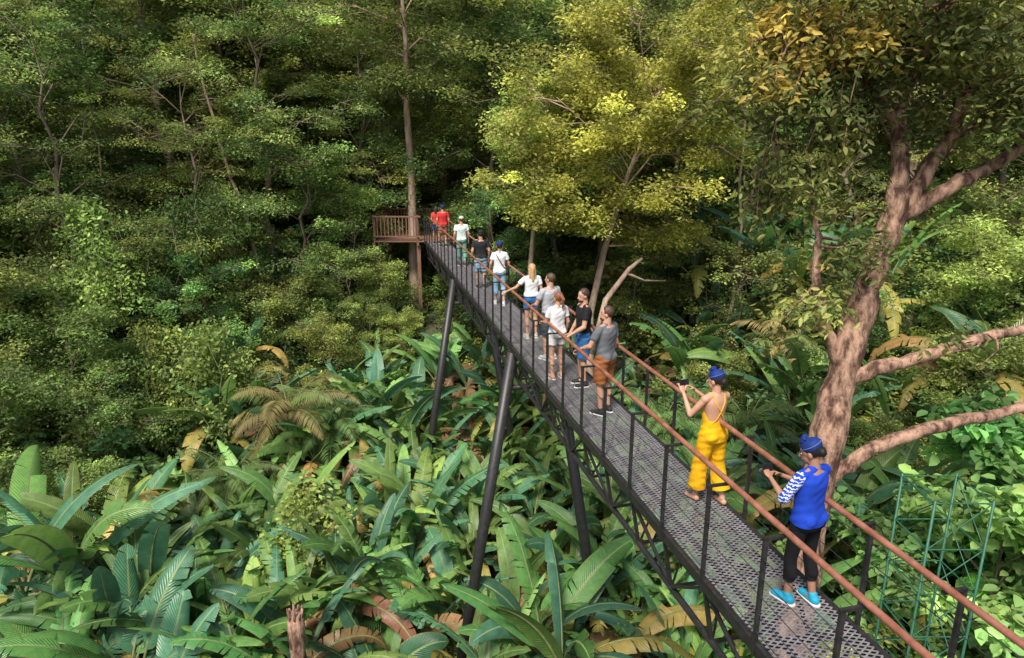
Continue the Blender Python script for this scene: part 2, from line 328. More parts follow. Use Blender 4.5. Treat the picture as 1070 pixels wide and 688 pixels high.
mb=MB();mb.add(*capped([(3.1,25.4,-3.6),(3.6,25.6,-1.5),(4.5,25.9,-.35),(5.0,26,.05)],[.12,.11,.09,.05],8));mb.add(*capped([(4.4,25.85,-.5),(5.2,26.4,-.9),(6.1,26.6,-.95)],[.06,.045,.02],6))
obj('dead_branch',mb.mesh('dead_branch',[PALEBARK]))
rg=np.random.default_rng(92)
for x,y,z0,z1,dx,r,bk in [(-17.2,28.4,-6,8.5,.9,.06,0),(-10.9,29.6,-6,8.5,-1.6,.11,1),(8.8,28.2,-6,7.0,.8,.09,1)]:
    mb=MB();t=np.linspace(0,1,14)[:,None];P=wig(rg,(x,y,z0),(x+dx,y,z1),14,.07)+np.array([.35,0,0])*np.sin(t*5);mb.add(*capped(P,np.linspace(r,r*.4,14),8))
    obj('slender_tree_trunk',mb.mesh('slender_trunk',[PALEBARK if bk else BARK]))
vp=empty('hanging_vines')
for k in range(26):
    x=rs.uniform(-24,-9);y=24.5+rs.uniform(0,6)-.28*(x+16);place('vine_curtain',rs.choice(VN),x,y,rs.uniform(3,8),rs.uniform(.8,1.3),vp)
def legzone(x,y): return y<15.2 and y>9 and (-3.6<x<-.3 or 1.2<x<3.4)
ug=empty('undergrowth')
for yy in np.arange(9,48,1.5):
    for xx in np.arange(-32,32,1.6):
        if abs(xx)>yy*.85+3: continue
        x=xx+rs.uniform(-.7,.7);y=yy+rs.uniform(-.7,.7)
        if y>26 and abs(x+4.2)<2.8: s_=1.0
        else:
            inv=(-9.5<x<4.5 and 11<y<25)
            if inv and rs.random()<.2: continue
            s_=rs.uniform(.6,1.0) if inv else rs.uniform(.9,1.6)
        if legzone(x,y): s_*=.5
        place('shrub',rs.choice(SH),x,y,-.15,s_,ug)
place('yellow_green_shrub',gen_shrub('yshrub',91,1.05,2.5,34,110,.10,(.22,.28,.07),(.36,.38,.10)),-5.7,17.2,.3,1.6)
pts=[]
def tryb(x,y,md):
    for a,b in pts:
        if (a-x)**2+(b-y)**2<md*md: return False
    pts.append((x,y));return True
cnt=0;tries=0
while cnt<105 and tries<5000:
    tries+=1
    y=rs.uniform(11.5,27.0);x=rs.uniform(-12.0,5.8)
    if legzone(x,y): continue
    if (x+5.7)**2+(y-17.0)**2<2.2: continue
    if tryb(x,y,1.15): place('banana_plant',rs.choice(BN),x,y,.1,rs.uniform(.85,1.25));cnt+=1
for x,y,s_ in [(9.2,16.5,1.2),(11,17.5,1.3),(12.5,15.5,1.2),(8,20,1.3),(6.6,22.5,1.3),(9.8,22.5,1.3),(11.3,27.8,1.5),(9.6,30,1.5),(8.4,29,1.3),(13.2,21.5,1.2),(6.6,18.5,1.2),(13.8,26.5,1.5),(15.6,21,1.4),(7.4,26.3,1.3),(10.2,24.6,1.4),(12.8,28.6,1.5),(8.8,18.2,1.2),(5.6,20.5,1.1),(-9.2,13.8,1.45),(-7.0,14.6,1.4),(-11.2,15.0,1.5),(-12.8,16.4,1.4),(-9.8,17.6,1.4),(-7.6,18.6,1.35)]:
    place('banana_plant',rs.choice(BN),x,y,.8 if x>0 else .2,s_)
for x,y,v,s_,dz in [(-7.8,22.3,1,1.1,1.6),(-6.6,23.5,0,1,.4),(-4.6,16.5,2,1,.6),(-9.2,20.5,0,.9,.3),(1.0,17.5,2,1,.4),(-2.8,16.2,2,1,0),(5.6,23.5,0,1,.6),(10.4,25.5,1,.9,1.6),(7.2,15.5,2,1.1,.3),(-10.5,16.5,2,1.1,.4),(-5.6,19.5,2,1,.8),(8.2,22,0,1,.9)]:
    place('feather_palm',PM[v],x,y,dz,s_)
rg=np.random.default_rng(5);mb=MB();P=wig(rg,(-4.5,12,-9.3),(-4.45,12,-5.0),14,.012);mb.add(*capped(P,.17+.02*np.sin(np.arange(14)*2.3),12))
for k in range(9):
    a=k*.7;mb.add(*capped([(-4.45+.12*math.cos(a),12+.12*math.sin(a),-5.1),(-4.45+.15*math.cos(a),12+.15*math.sin(a),-4.9+.06*math.sin(k*3))],[.05,.02],5))
obj('broken_palm_trunk',mb.mesh('palm_trunk',[BIGBARK]))
# ------------------------------------------------------------------ big foreground tree
rng=np.random.default_rng(77);mb=MB()
def limb(P,r,seg=12):
    P=np.array(P,float);t=np.linspace(0,len(P)-1,(len(P)-1)*5+1);Q=np.stack([np.interp(t,np.arange(len(P)),P[:,k]) for k in range(3)],1)
    for _ in range(3): Q[1:-1]=(Q[:-2]+2*Q[1:-1]+Q[2:])/4
    R=np.interp(np.linspace(0,1,len(Q)),np.linspace(0,1,len(r)),r)*(1+rng.normal(0,.06,len(Q)))
    Q[1:-1]+=rng.normal(0,.02,(len(Q)-2,3));mb.add(*tube(Q,R,seg),mat=0);return Q
limb([(5.1,10.9,-9.5),(5.25,10.95,-5),(5.5,11.05,-.8),(5.84,11.42,.57),(6.23,11.77,1.87),(6.65,12.06,2.92)],[.52,.36,.29,.27,.24,.22],16)
Ls=[limb([(6.6,12.0,2.8),(6.8,12.2,3.8),(6.73,12.5,4.7),(7.24,13,6.5),(7.3,13.2,8.2)],[.19,.16,.14,.10,.04]),
 limb([(6.6,12.0,2.8),(7.1,12.2,3.5),(7.6,12.4,4.35),(8.4,12.9,5.95),(8.9,13.4,7.8)],[.17,.15,.12,.09,.03]),
 limb([(6.75,12.1,3.0),(7.6,12.0,3.6),(8.3,12.2,3.9),(9.1,12.3,4.35),(10.6,12.6,5.2)],[.15,.13,.11,.10,.04]),
 limb([(7.55,12.4,4.3),(8.2,12,4.8),(9.1,11.9,5.0),(10.2,11.6,5.9)],[.10,.08,.06,.03]),
 limb([(6.73,12.5,4.6),(6.1,12.3,5.3),(5.3,12.2,5.9),(4.4,12,6.3)],[.09,.07,.05,.02]),
 limb([(7.2,12.9,6.2),(6.4,13.2,7.0),(5.4,13.2,7.4),(4.6,13.3,7.6)],[.08,.06,.04,.02]),
 limb([(6.9,12.6,5.2),(6.6,11.5,6.1),(6.2,10.6,6.6)],[.08,.05,.02])]
lowb=[limb([(5.75,11.3,.3),(6.3,11.3,.5),(7.15,11.4,.66),(8.1,11.5,.95),(9.0,11.6,1.16),(11.5,11.9,1.9)],[.15,.13,.11,.10,.09,.03]),
 limb([(5.45,11.0,-1.6),(5.9,11.0,-1.15),(6.65,11.05,-.73),(7.83,11.2,-.4),(9.0,11.3,-.27),(11.3,11.5,.3)],[.15,.13,.12,.11,.09,.03]),
 limb([(5.8,11.35,.5),(5.5,11.5,1.1),(5.22,11.6,2.0),(5.3,11.8,2.75),(5.15,12,3.6)],[.12,.10,.08,.06,.02])]
DK=(.075,.11,.036);OLV=(.23,.26,.07);ORG=(.56,.46,.09)
def twigs(Q,f0,n,L,K,ca,cb,up=.2,dn=0.0,size=.15):
    for k in range(n):
        p=Q[int(len(Q)*(f0+(1-f0)*rng.uniform()))-1];a=rng.uniform(0,2*PI)
        e=p+np.array([math.cos(a),math.sin(a),up+rng.normal(0,.35)-dn])*L*rng.uniform(.5,1.2)
        mb.add(*tube(wig(rng,p,e,5,.07),[.03,.022,.016,.012,.006],5),mat=0)
        for c in (e,(e*.65+p*.35)+rng.normal(0,.2,3)):
            cluster(mb,rng,c,rng.uniform(.35,.65),K,size,ca,cb,flat=.7,asp=.42,droop=.5,six=True,up=.4)
twigs(Ls[0],.62,32,1.6,85,DK,OLV);twigs(Ls[1],.55,32,1.6,85,DK,OLV);twigs(Ls[2],.6,12,1.2,60,DK,OLV,up=.5);twigs(Ls[3],.5,20,1.3,70,DK,OLV,up=.5)
twigs(Ls[4],.3,18,1.2,80,DK,OLV,up=.4);twigs(Ls[5],.3,24,1.4,85,DK,OLV);twigs(Ls[6],.4,16,1.3,80,DK,OLV,up=.4)
twigs(Ls[4],.8,10,1.0,85,OLV,ORG,dn=.4);twigs(Ls[5],.75,10,1.1,85,OLV,ORG,dn=.3);twigs(Ls[4],.2,14,1.6,70,DK,OLV,dn=1.0);twigs(Ls[1],.8,4,.8,60,OLV,ORG)
twigs(lowb[0],.6,4,1.0,40,DK,OLV);twigs(lowb[2],.5,9,.9,60,DK,OLV,dn=.1)
for q in range(26):
    c=np.array([rng.uniform(4.3,5.7),rng.uniform(11.5,13.3),rng.uniform(2.8,6)]);top=c+np.array([rng.normal(0,.2),0,rng.uniform(.8,1.6)])
    mb.add(*tube(wig(rng,top,c,4,.06),.012,4),mat=0);cluster(mb,rng,c,.45,70,.15,DK,OLV,flat=1.0,asp=.42,droop=.7,six=True,up=.3)
obj('large_forked_tree',mb.mesh('large_forked_tree',[BIGBARK,LEAF]))
# ------------------------------------------------------------------ bridge
br=empty('canopy_walkway_bridge')
def Bp(u,v,z): return np.array([3.92-.2305*u+.973*v,.973*u+.2305*v,z])
U0,U1=-6.0,32.2;SP=.95
mb=MB()
for v in (-.5,.5): mb.add(*beam(Bp(U0,v,-.05),Bp(U1,v,-.05),.06,.12))
for v in (-.36,.36): mb.add(*capped([Bp(U0,v,-.78),Bp(U1,v,-.78)],.04,8))
us=np.arange(U0,U1+.01,SP)
for k,u in enumerate(us):
    mb.add(*beam(Bp(u,-.47,-.045),Bp(u,.47,-.045),.05,.06))
    for v in (-1,1):
        mb.add(*beam(Bp(u,v*.49,-.1),Bp(u,v*.36,-.78),.04,.04))
        if k<len(us)-1:
            a,b=(u,us[k+1]) if k%2 else (us[k+1],u)
            mb.add(*beam(Bp(a,v*.49,-.1),Bp(b,v*.36,-.78),.035,.035))
    mb.add(*beam(Bp(u,-.36,-.78),Bp(u,.36,-.78),.035,.035))
    if k<len(us)-1: mb.add(*beam(Bp(u,-.35,-.785),Bp(us[k+1],.35,-.785),.025,.025))
obj('truss',mb.mesh('truss',[STEEL],False),br)
mb=MB()
for u in us:
    for v in (-1,1):
        mb.add(*beam(Bp(u,v*.53,-.12),Bp(u,v*.53,1.06),.03,.04))
        mb.add(*beam(Bp(u,v*.555,1.06),Bp(u,v*.33,1.06),.03,.025))
obj('railing_posts',mb.mesh('posts',[STEEL],False),br)
mb=MB()
for v in (-.35,.35): mb.add(*capped([Bp(u,v,1.105) for u in np.linspace(U0,U1,30)],.03,10))
obj('handrails',mb.mesh('rails',[RAILM]),br)
mb=MB()
for v in (-.535,.535):
    for z in (.14,.32,.5,.68,.86): mb.add(*tube([Bp(u,v,z) for u in np.linspace(U0,U1,20)],.0045,5))
obj('safety_cables',mb.mesh('cables',[CABLE]),br)
mb=MB()
for k,u in enumerate(np.arange(U0,U1-.5,.055)):
    mb.add(*beam(Bp(u,-.47,.002),Bp(u+.5,.47,.002),.015,.004));mb.add(*beam(Bp(u+.5,-.47,.007),Bp(u,.47,.007),.015,.004))
obj('deck_grating',mb.mesh('grating',[MESHM],False),br)
mb=MB()
for yc in (14.45,22.8):
    u=yc/.973
    for v in (-1,1):
        e=Bp(u,v*2.15,-10.2);mb.add(*capped([Bp(u,v*.5,-.12),e],[.125,.135],16))
    mb.add(*capped([Bp(u,-.62,-.95),Bp(u,.62,-.95)],.06,10))
obj('support_legs',mb.mesh('legs',[STEEL]),br)
wp=empty('wooden_platform');mb=MB()
x0,x1,y0,y1=-6.3,-2.3,31.2,35.2
for k in range(28):
    yb=y0+k*.145;mb.add(*beam((x0,yb,-.03),(x1,yb,-.03),.13,.04))
for x in (x0,-4.3,x1):
    mb.add(*beam((x,y0-.1,-.14),(x,y1,-.14),.1,.16))
    for y in (y0+.1,y1-.1):
        mb.add(*beam((x,y,-9),(x,y,-.22),.16,.16));mb.add(*beam((x,y,0),(x,y,1.15),.1,.1))
segs=[((x0,y0),(-4.15,y0)),((x0,y0),(x0,y1)),((x0,y1),(x1,y1)),((x1,y0+.2),(x1,y1))]
for a,b in segs:
    mb.add(*beam((*a,1.1),(*b,1.1),.09,.06));mb.add(*beam((*a,.2),(*b,.2),.05,.07))
    nn=int(math.hypot(b[0]-a[0],b[1]-a[1])/.16)
    for k in range(1,nn):
        f=k/nn;x=a[0]+(b[0]-a[0])*f;y=a[1]+(b[1]-a[1])*f;mb.add(*beam((x,y,.235),(x,y,1.07),.045,.045))
obj('timber_frame',mb.mesh('platform',[WOOD],False),wp)
t3=gen_tree('platform_tree_mesh',63,20,.24,.5,4.4,18,130,.18,.5,DG,MG,bark=PALEBARK,trunk=[(0,0,-.5),(.02,0,3),(.1,0,6),(.05,.1,9),(.15,.1,12),(.05,.2,15),(.2,.2,18)])
obj('tall_rainforest_tree',t3,None,(-4.75,32.6,float(ground(-4.75,32.6))),(0,0,1))
mb=MB();cx,cy=6.9,9.8;hw=.45;zz=np.arange(-9,-.8,.8)
for sx in (-1,1):
    for sy in (-1,1): mb.add(*capped([(cx+sx*hw,cy+sy*hw,-9.3),(cx+sx*hw,cy+sy*hw,-.95)],.022,6))
for k,z in enumerate(zz):
    c=[(cx-hw,cy-hw),(cx+hw,cy-hw),(cx+hw,cy+hw),(cx-hw,cy+hw)]
    for q in range(4):
        a=c[q];b=c[(q+1)%4];mb.add(*tube([(*a,z),(*b,z)],.012,5))
        if z+.8<-.9: mb.add(*tube([(*a,z),(*b,z+.8)],.010,5))
obj('green_steel_lattice_tower',mb.mesh('lattice',[GREENST]))
# ------------------------------------------------------------------ people
def remesh(name,parts,mat,vox=.009,sm=4,fac=.5,wr=0):
    mb=MB()
    for V,F in parts: mb.add(V,F)
    me=mb.mesh(name+'_t',[mat]);o=bpy.data.objects.new('tmp',me);scene.collection.objects.link(o)
    r=o.modifiers.new('r','REMESH');r.mode='VOXEL';r.voxel_size=vox;r.use_smooth_shade=True
    if sm: k=o.modifiers.new('s','SMOOTH');k.factor=fac;k.iterations=sm
    dg=bpy.context.evaluated_depsgraph_get();m2=bpy.data.meshes.new_from_object(o.evaluated_get(dg));m2.name=name
    bpy.data.objects.remove(o);m2.materials.clear();m2.materials.append(mat)
    n=len(m2.vertices)
    if wr>0:
        co=np.empty(n*3);m2.vertices.foreach_get('co',co);co=co.reshape(-1,3);no=np.empty(n*3);m2.vertices.foreach_get('normal',no);no=no.reshape(-1,3)
        a=np.arctan2(co[:,0],co[:,1]+.01);z=co[:,2]
        d=np.sin(z*38+3*np.sin(a*2+z*9))*.5+np.sin(a*5+z*14+2*np.sin(z*21))*.5+.4*np.sin(z*70+a*6+co[:,0]*30)
        co+=no*(d*wr)[:,None];m2.vertices.foreach_set('co',co.ravel());m2.update()
    m2.polygons.foreach_set('use_smooth',np.ones(len(m2.polygons),bool))
    return m2
_fm={}
def fab(c,rough=.85,pat=None,bs=.15):
    key=(tuple(c),rough,pat)
    if key in _fm: return _fm[key]
    m=simple('fabric_%d'%len(_fm),tuple(np.array(c)*.8),tuple(np.array(c)*1.1),5,rough,bs=bs,bd=.008,sc=(1,1,.5),spec=.25)
    if pat:
        nt=m.node_tree;b=nt.nodes['Principled BSDF'];w=nt.nodes.new('ShaderNodeTexWave');w.bands_direction='Z';w.inputs['Scale'].default_value=9;w.inputs['Distortion'].default_value=6;w.inputs['Detail Scale'].default_value=4
        tc=nt.nodes.new('ShaderNodeTexCoord');nt.links.new(tc.outputs['Object'],w.inputs[0])
        nt.links.new(ramp(nt,w.outputs['Fac'],[(.6,c),(.7,pat)]),b.inputs['Base Color'])
    _fm[key]=m;return m
SKIN=simple('skin',(.48,.25,.165),(.56,.31,.21),5,.5,bs=.03);SKIN2=simple('skin_tan',(.32,.16,.10),(.38,.20,.13),5,.5,bs=.03)
WHITE=simple('eye_white',(.6,.58,.56),(.65,.63,.6),5,.3,bs=0);DARK=simple('dark_plastic',(.01,.01,.012),(.02,.02,.022),5,.25,bs=0)
LIP=simple('lips',(.35,.12,.1),(.4,.15,.12),5,.4,bs=0)
def hairm(c): return simple('hair',tuple(np.array(c)*.6),tuple(np.array(c)*1.3),14,.5,bs=.8,bd=.01,sc=(5,5,.6))
def rotm(yaw,pitch,roll=0): return np.array(Matrix.Rotation(yaw,3,'Z')@Matrix.Rotation(pitch,3,'X')@Matrix.Rotation(roll,3,'Y'))
def hand(w,d,n,curl=.5,side=1):
    w=np.array(w,float);d=nrm(np.array(d,float));n=np.array(n,float);n=nrm(n-d*np.dot(n,d));s_=np.cross(d,n)*side
    R=np.stack([s_,n,d],1);pr=[ellipsoid(w+d*.05,(.04,.017,.058),R,12,8)]
    for k,(o,l) in enumerate([(-.03,.062),(-.010,.075),(.010,.080),(.029,.072)]):
        p=w+d*.09+s_*o;c=curl*(1+.1*k)
        for q,(f,r) in enumerate([(.45,.0095),(.32,.0085),(.23,.008)]):
            a=c*(q*.9+.4);dd=d*math.cos(a)+n*math.sin(a);e=p+dd*l*f*1.15;pr.append(capsule(p,e,r,r*.93,8));p=e
    p=w+d*.03+s_*.03
    for q,(f,r) in enumerate([(.035,.012),(.03,.0105),(.024,.009)]):
        dd=nrm(d*.75+s_*(.8-.3*q)+n*(.25+.3*q*curl));e=p+dd*f;pr.append(capsule(p,e,r,r*.9,8));p=e
    return pr
def person(name,loc,yaw,H=1.7,female=False,arms=None,legs=None,hyaw=0,hpitch=0,skin=SKIN,shirt=None,sleeve=.6,hem=.9,
           bottom=None,bl=.5,loose=.025,hair=(.05,.03,.02),hs='short',beard=False,cap=None,shoe=(.05,.05,.05),yellow=False,phone=False,bag=None,vox=.009,patsl=None,barefeet=False):
    E=empty(name,loc,(0,0,math.radians(yaw)),H/1.7)
    sw=.16 if female else .185
    arms=arms or {}
    A={}
    for sd,sg in (('L',-1),('R',1)):
        el,wr,cu=arms.get(sd,((sg*(sw+.06),-.03,1.12),(sg*(sw+.07),.06,.88),.5))
        A[sd]=(np.array([sg*sw,0,1.375]),np.array(el,float),np.array(wr,float),cu,sg)
    lg=legs or {'L':((-.10,.02,.49),(-.10,-.02,.085)),'R':((.10,.02,.49),(.10,-.02,.085))}
    hip={'L':np.array([-.085,0,.88]),'R':np.array([.085,0,.88])}
    F_=female
    tors=[(.80,0,-.005,.10,.07),(.86,0,-.012,.165 if F_ else .155,.11),(.93,0,-.015,.172 if F_ else .158,.115),(1.0,0,-.008,.150,.10),(1.08,0,.0,.122 if F_ else .142,.088 if F_ else .098),
          (1.17,0,.0,.130 if F_ else .152,.092 if F_ else .105),(1.27,0,-.003,.148 if F_ else .172,.100 if F_ else .115),(1.34,0,-.008,.155 if F_ else .182,.092 if F_ else .105),(1.40,0,-.01,.115 if F_ else .14,.07 if F_ else .08),(1.435,0,-.01,.065,.055)]
    def grow(T,g,z0=None): return [(z,cx,cy,rx+g,ry+g) for z,cx,cy,rx,ry in T if z0 is None or z>=z0]
    nk=.048 if F_ else .058
    body=[loft(tors),capsule((-sw,0,1.375),(-sw*.4,-.01,1.41),.052 if F_ else .062,.045),capsule((sw,0,1.375),(sw*.4,-.01,1.41),.052 if F_ else .062,.045),
          capsule((0,-.015,1.38),(0,.005,1.52),nk*1.15,nk),
          ellipsoid((-.07,-.06,.90),(.082,.078,.085)),ellipsoid((.07,-.06,.90),(.082,.078,.085))]
    if F_: body+=[ellipsoid((-.065,.075,1.25),(.055,.05,.055)),ellipsoid((.065,.075,1.25),(.055,.05,.055))]
    for sd in 'LR':
        s0,el,wr,cu,sg=A[sd];a=.9 if F_ else 1.08
        body+=[capsule(s0,el,.047*a,.037*a),capsule(s0+(el-s0)*.1,s0+(el-s0)*.6,.05*a,.043*a),capsule(el,wr,.036*a,.024*a),capsule(el,el+(wr-el)*.5,.039*a,.034*a)]
        dd=nrm(wr-el);nn=np.array([-sg,.2,-.3]) if dd[1]<.6 else np.array([0,.2,-1.0])
        body+=hand(wr,dd,nn,cu,side=sg)
        kn,an=[np.array(q,float) for q in lg[sd]];h=hip[sd]
        body+=[capsule(h,kn,.083,.052),capsule(h,h+(kn-h)*.5,.085,.07),capsule(kn,an,.05,.034),capsule(kn+(an-kn)*.12,kn+(an-kn)*.45+np.array([0,-.02,0]),.052,.048)]
        body+=[capsule(an+np.array([0,-.03,-.045]),an+np.array([sg*.02,.13,-.058]),.035,.027),capsule(an,an+np.array([0,.03,-.03]),.036,.035)]
    R=rotm(hyaw,-hpitch);nb=np.array([0,0,1.47])
    def hd(c): return nb+R@(np.array(c,float)-nb)
    body+=[ellipsoid(hd((0,-.005,1.605)),(.074,.092,.098),R),ellipsoid(hd((0,.025,1.545)),(.056,.066,.075),R),ellipsoid(hd((0,.05,1.50)),(.034,.032,.026),R),
           capsule(hd((0,.087,1.595)),hd((0,.102,1.566)),.011,.014),ellipsoid(hd((-.075,0,1.58)),(.012,.02,.032),R),ellipsoid(hd((.075,0,1.58)),(.012,.02,.032),R),
           capsule(hd((0,-.015,1.56)),np.array([0,-.015,1.42]),nk,nk*1.1)]
    obj('body',remesh('body',body,skin,vox*.8,4),E)
    f=MB();
    for sg in (-1,1):
        f.add(*ellipsoid(hd((sg*.03,.0755,1.597)),(.012,.008,.006),R,10,8),mat=0);f.add(*ellipsoid(hd((sg*.03,.0815,1.597)),(.006,.004,.006),R,8,6),mat=1)
        f.add(*capsule(hd((sg*.016,.084,1.613)),hd((sg*.046,.076,1.615)),.004,.003,6),mat=1)
    f.add(*ellipsoid(hd((0,.086,1.535)),(.022,.007,.007),R,10,8),mat=2);obj('face',f.mesh('face',[WHITE,DARK,LIP]),E)
    hp=[ellipsoid(hd((0,-.024,1.622)),(.084,.094,.098),R)]
    if hs=='long': hp+=[capsule(hd((0,-.07,1.6)),np.array([0,-.1,1.33]),.06,.035),capsule(hd((-.05,-.05,1.58)),np.array([-.06,-.08,1.38]),.04,.025),capsule(hd((.05,-.05,1.58)),np.array([.06,-.08,1.38]),.04,.025)]
    if hs=='pony': hp+=[capsule(hd((0,-.10,1.65)),hd((0,-.15,1.58)),.028,.035),capsule(hd((0,-.15,1.58)),hd((0,-.13,1.42)),.035,.015)]
    if hs=='bun': hp+=[ellipsoid(hd((0,-.10,1.575)),(.055,.04,.05),R)]
    if beard: hp+=[ellipsoid(hd((0,.045,1.515)),(.052,.052,.038),R)]
    obj('hair',remesh('hair',hp,hairm(hair),.008,2,wr=.002),E)
    if cap is not None:
        if hs!='bun':
            cp=[ellipsoid(hd((0,-.02,1.665)),(.088,.100,.066),R),capsule(hd((-.05,.075,1.655)),hd((.05,.075,1.655)),.012,.012),ellipsoid(hd((0,.10,1.65)),(.07,.065,.011),R)]
        else:
            R2=rotm(hyaw,-hpitch-.28)
            cp=[ellipsoid(hd((0,-.022,1.650)),(.089,.101,.072),R2),ellipsoid(hd((0,.03,1.712)),(.05,.04,.030),R2),
                ellipsoid(hd((-.03,.02,1.735)),(.034,.022,.022),rotm(hyaw+.6,-hpitch+.5)),ellipsoid(hd((.03,.015,1.735)),(.034,.022,.022),rotm(hyaw-.6,-hpitch+.5)),
                capsule(hd((0,-.11,1.60)),hd((.02,-.13,1.54)),.018,.008)]
        obj('headwear',remesh('headwear',cp,fab(cap,.7),.007,2,wr=.002),E)
        if hs=='bun':
            b=MB();th=np.linspace(0,2*PI,33);c0=hd((0,-.022,1.655))
            b.add(*tube([c0+R2@np.array([.090*math.cos(a),.102*math.sin(a),.004]) for a in th],.004,6))
            obj('headband',b.mesh('band',[fab((.12,.18,.38))]),E)
    if shirt is not None:
        g=.016;T=[t for t in grow(tors,g,.93)];zz=hem
        base=[(zz,0,-.016,.184 if F_ else .182,.134),(zz+.05,0,-.016,.182 if F_ else .180,.132)]+[(z,cx,cy,max(rx,.150 if F_ else .168),max(ry,.108)) for z,cx,cy,rx,ry in T if z>zz+.08 and z<1.3]+[(z,cx,cy,rx,ry) for z,cx,cy,rx,ry in T if z>1.3 and z<1.42]
        sp=[loft(base)]
        if hem<.95: sp+=[ellipsoid((-.07,-.055,.94),(.095,.098,.08)),ellipsoid((.07,-.055,.94),(.095,.098,.08))]
        if F_: sp+=[ellipsoid((-.065,.078,1.25),(.062,.055,.06)),ellipsoid((.065,.078,1.25),(.062,.055,.06))]
        sp+=[capsule((-.045,-.02,1.425),(.045,-.02,1.425),.045,.045)]
        sl=[];k=.95 if F_ else 1.08
        for sd in 'LR':
            s0,el,wr,cu,sg=A[sd];sp.append(capsule(s0,np.array([s0[0]*.4,-.01,1.405]),.060*k,.05))
            e=s0+(el-s0)*min(sleeve,1);q=[capsule(s0,s0+(e-s0)*.3,.060*k,.060*k),capped([s0,e],[.058*k,.062*k if sleeve<=1 else .055*k],18)]
            if sleeve>1: q+=[capsule(s0,el,.056*k,.052),capped([el,el+(wr-el)*(sleeve-1)],[.050,.045],18)]
            if patsl and sd=='L': sl+=q
            else: sp+=q
        obj('shirt',remesh('shirt',sp,fab(shirt),vox,4,wr=.0035),E)
        if sl: obj('patterned_sleeve',remesh('sleeve',sl,fab(shirt,pat=patsl),vox,3,wr=.002),E)
    if bottom is not None:
        g=loose;bp=[loft([(.84,0,-.012,.165+g*.4,.118+g*.3),(.93,0,-.013,.176+g*.4,.122+g*.3),(1.0,0,-.008,.155+g*.3,.106+g*.2),(1.03,0,-.004,.142+g*.3,.10+g*.2)]),ellipsoid((-.07,-.06,.90),(.084+g*.4,.08+g*.4,.088)),ellipsoid((.07,-.06,.90),(.084+g*.4,.08+g*.4,.088))]
        for sd in 'LR':
            kn,an=[np.array(q,float) for q in lg[sd]];h=hip[sd]
            if bl<=1:
                e=h+(kn-h)*bl;V,F=capped([h,e],[.088+g,.088-.03*bl+g*1.35],20);bp.append((V,F))
            else:
                bp.append(capsule(h,kn,.088+g*.7,.055+g));bp.append(capsule(kn+(an-kn)*.12,kn+(an-kn)*.42+np.array([0,-.02,0]),.055+g,.053+g));e=kn+(an-kn)*(bl-1);V,F=capped([kn,e],[.056+g,.056-.012*(bl-1)+g*(1.9 if g>.02 else 1)],20);bp.append((V,F))
        obj('trousers' if bl>1 else 'shorts',remesh('bottoms',bp,fab(bottom),vox,4,wr=.005 if g>.02 else .0015),E)
    if yellow:
        c=bottom;tp=[loft([(.99,0,-.005,.158,.115),(1.05,0,.0,.140,.105),(1.10,0,.008,.138,.100),(1.17,0,.03,.138,.085),(1.24,0,.045,.135,.075),(1.27,0,.055,.12,.06)]),ellipsoid((-.065,.08,1.25),(.062,.055,.065)),ellipsoid((.065,.08,1.25),(.062,.055,.065))]
        obj('bodice',remesh('bodice',tp,fab(c),vox,3,wr=.003),E)
        st=MB()
        for sg in (-1,1): st.add(*tube([(sg*.07,.11,1.28),(sg*.10,.06,1.40),(sg*.095,.0,1.452),(sg*.085,-.06,1.42),(sg*.06,-.098,1.33),(sg*.01,-.112,1.24),(-sg*.05,-.105,1.14),(-sg*.09,-.08,1.08)],.007,6))
        obj('straps',st.mesh('straps',[fab(c)]),E)
    for sd,sg in (('L',-1),('R',1)):
        an=np.array(lg[sd][1],float)
        if barefeet: q=[capsule(an+np.array([0,-.04,-.082]),an+np.array([sg*.02,.15,-.082]),.012,.012)]
        else: q=[capsule(an+np.array([0,-.035,-.04]),an+np.array([sg*.02,.135,-.052]),.045,.037),capsule(an+np.array([0,-.02,-.03]),an+np.array([0,0,.01]),.044,.043),capsule(an+np.array([sg*.01,.0,-.035]),an+np.array([sg*.012,.05,-.04]),.044,.043)]
        obj('shoe',remesh('shoe',q,fab(shoe,.6),.008,2),E)
        if not barefeet:
            s2=MB();a=an+np.array([0,-.05,-.078]);b_=an+np.array([sg*.02,.145,-.078]);V2,F2=capsule(a,b_,.046,.04);V2[:,2]=np.clip(V2[:,2],a[2]-.010,a[2]+.012);s2.add(V2,F2);obj('sole',s2.mesh('sole',[WHITE]),E)
    if phone:
        c=(A['L'][2]+A['R'][2])/2+nrm(A['L'][2]-A['L'][1]+A['R'][2]-A['R'][1])*.1+np.array([0,0,.03]);m=MB();V,F=beam(c+np.array([-.07,0,0]),c+np.array([.07,0,0]),.009,.072,up=(0,.3,1));m.add(V,F)
        o=obj('phone',m.mesh('phone',[DARK],False),E);bv=o.modifiers.new('b','BEVEL');bv.width=.004;bv.segments=2
    if bag is not None:
        m=MB();m.add(*tube([(-.13,.02,1.44),(-.08,-.115,1.36),(.0,-.135,1.22),(.1,-.135,1.06),(.19,-.02,.93)],.012,6));m.add(*tube([(-.13,.02,1.44),(-.06,.14,1.3),(.08,.145,1.08),(.19,.02,.93)],.012,6))
        m.add(*ellipsoid((.2,-.02,.88),(.05,.1,.09)));obj('shoulder_bag',m.mesh('bag',[fab(bag)]),E)
    return E
BL=(.012,.035,.20)
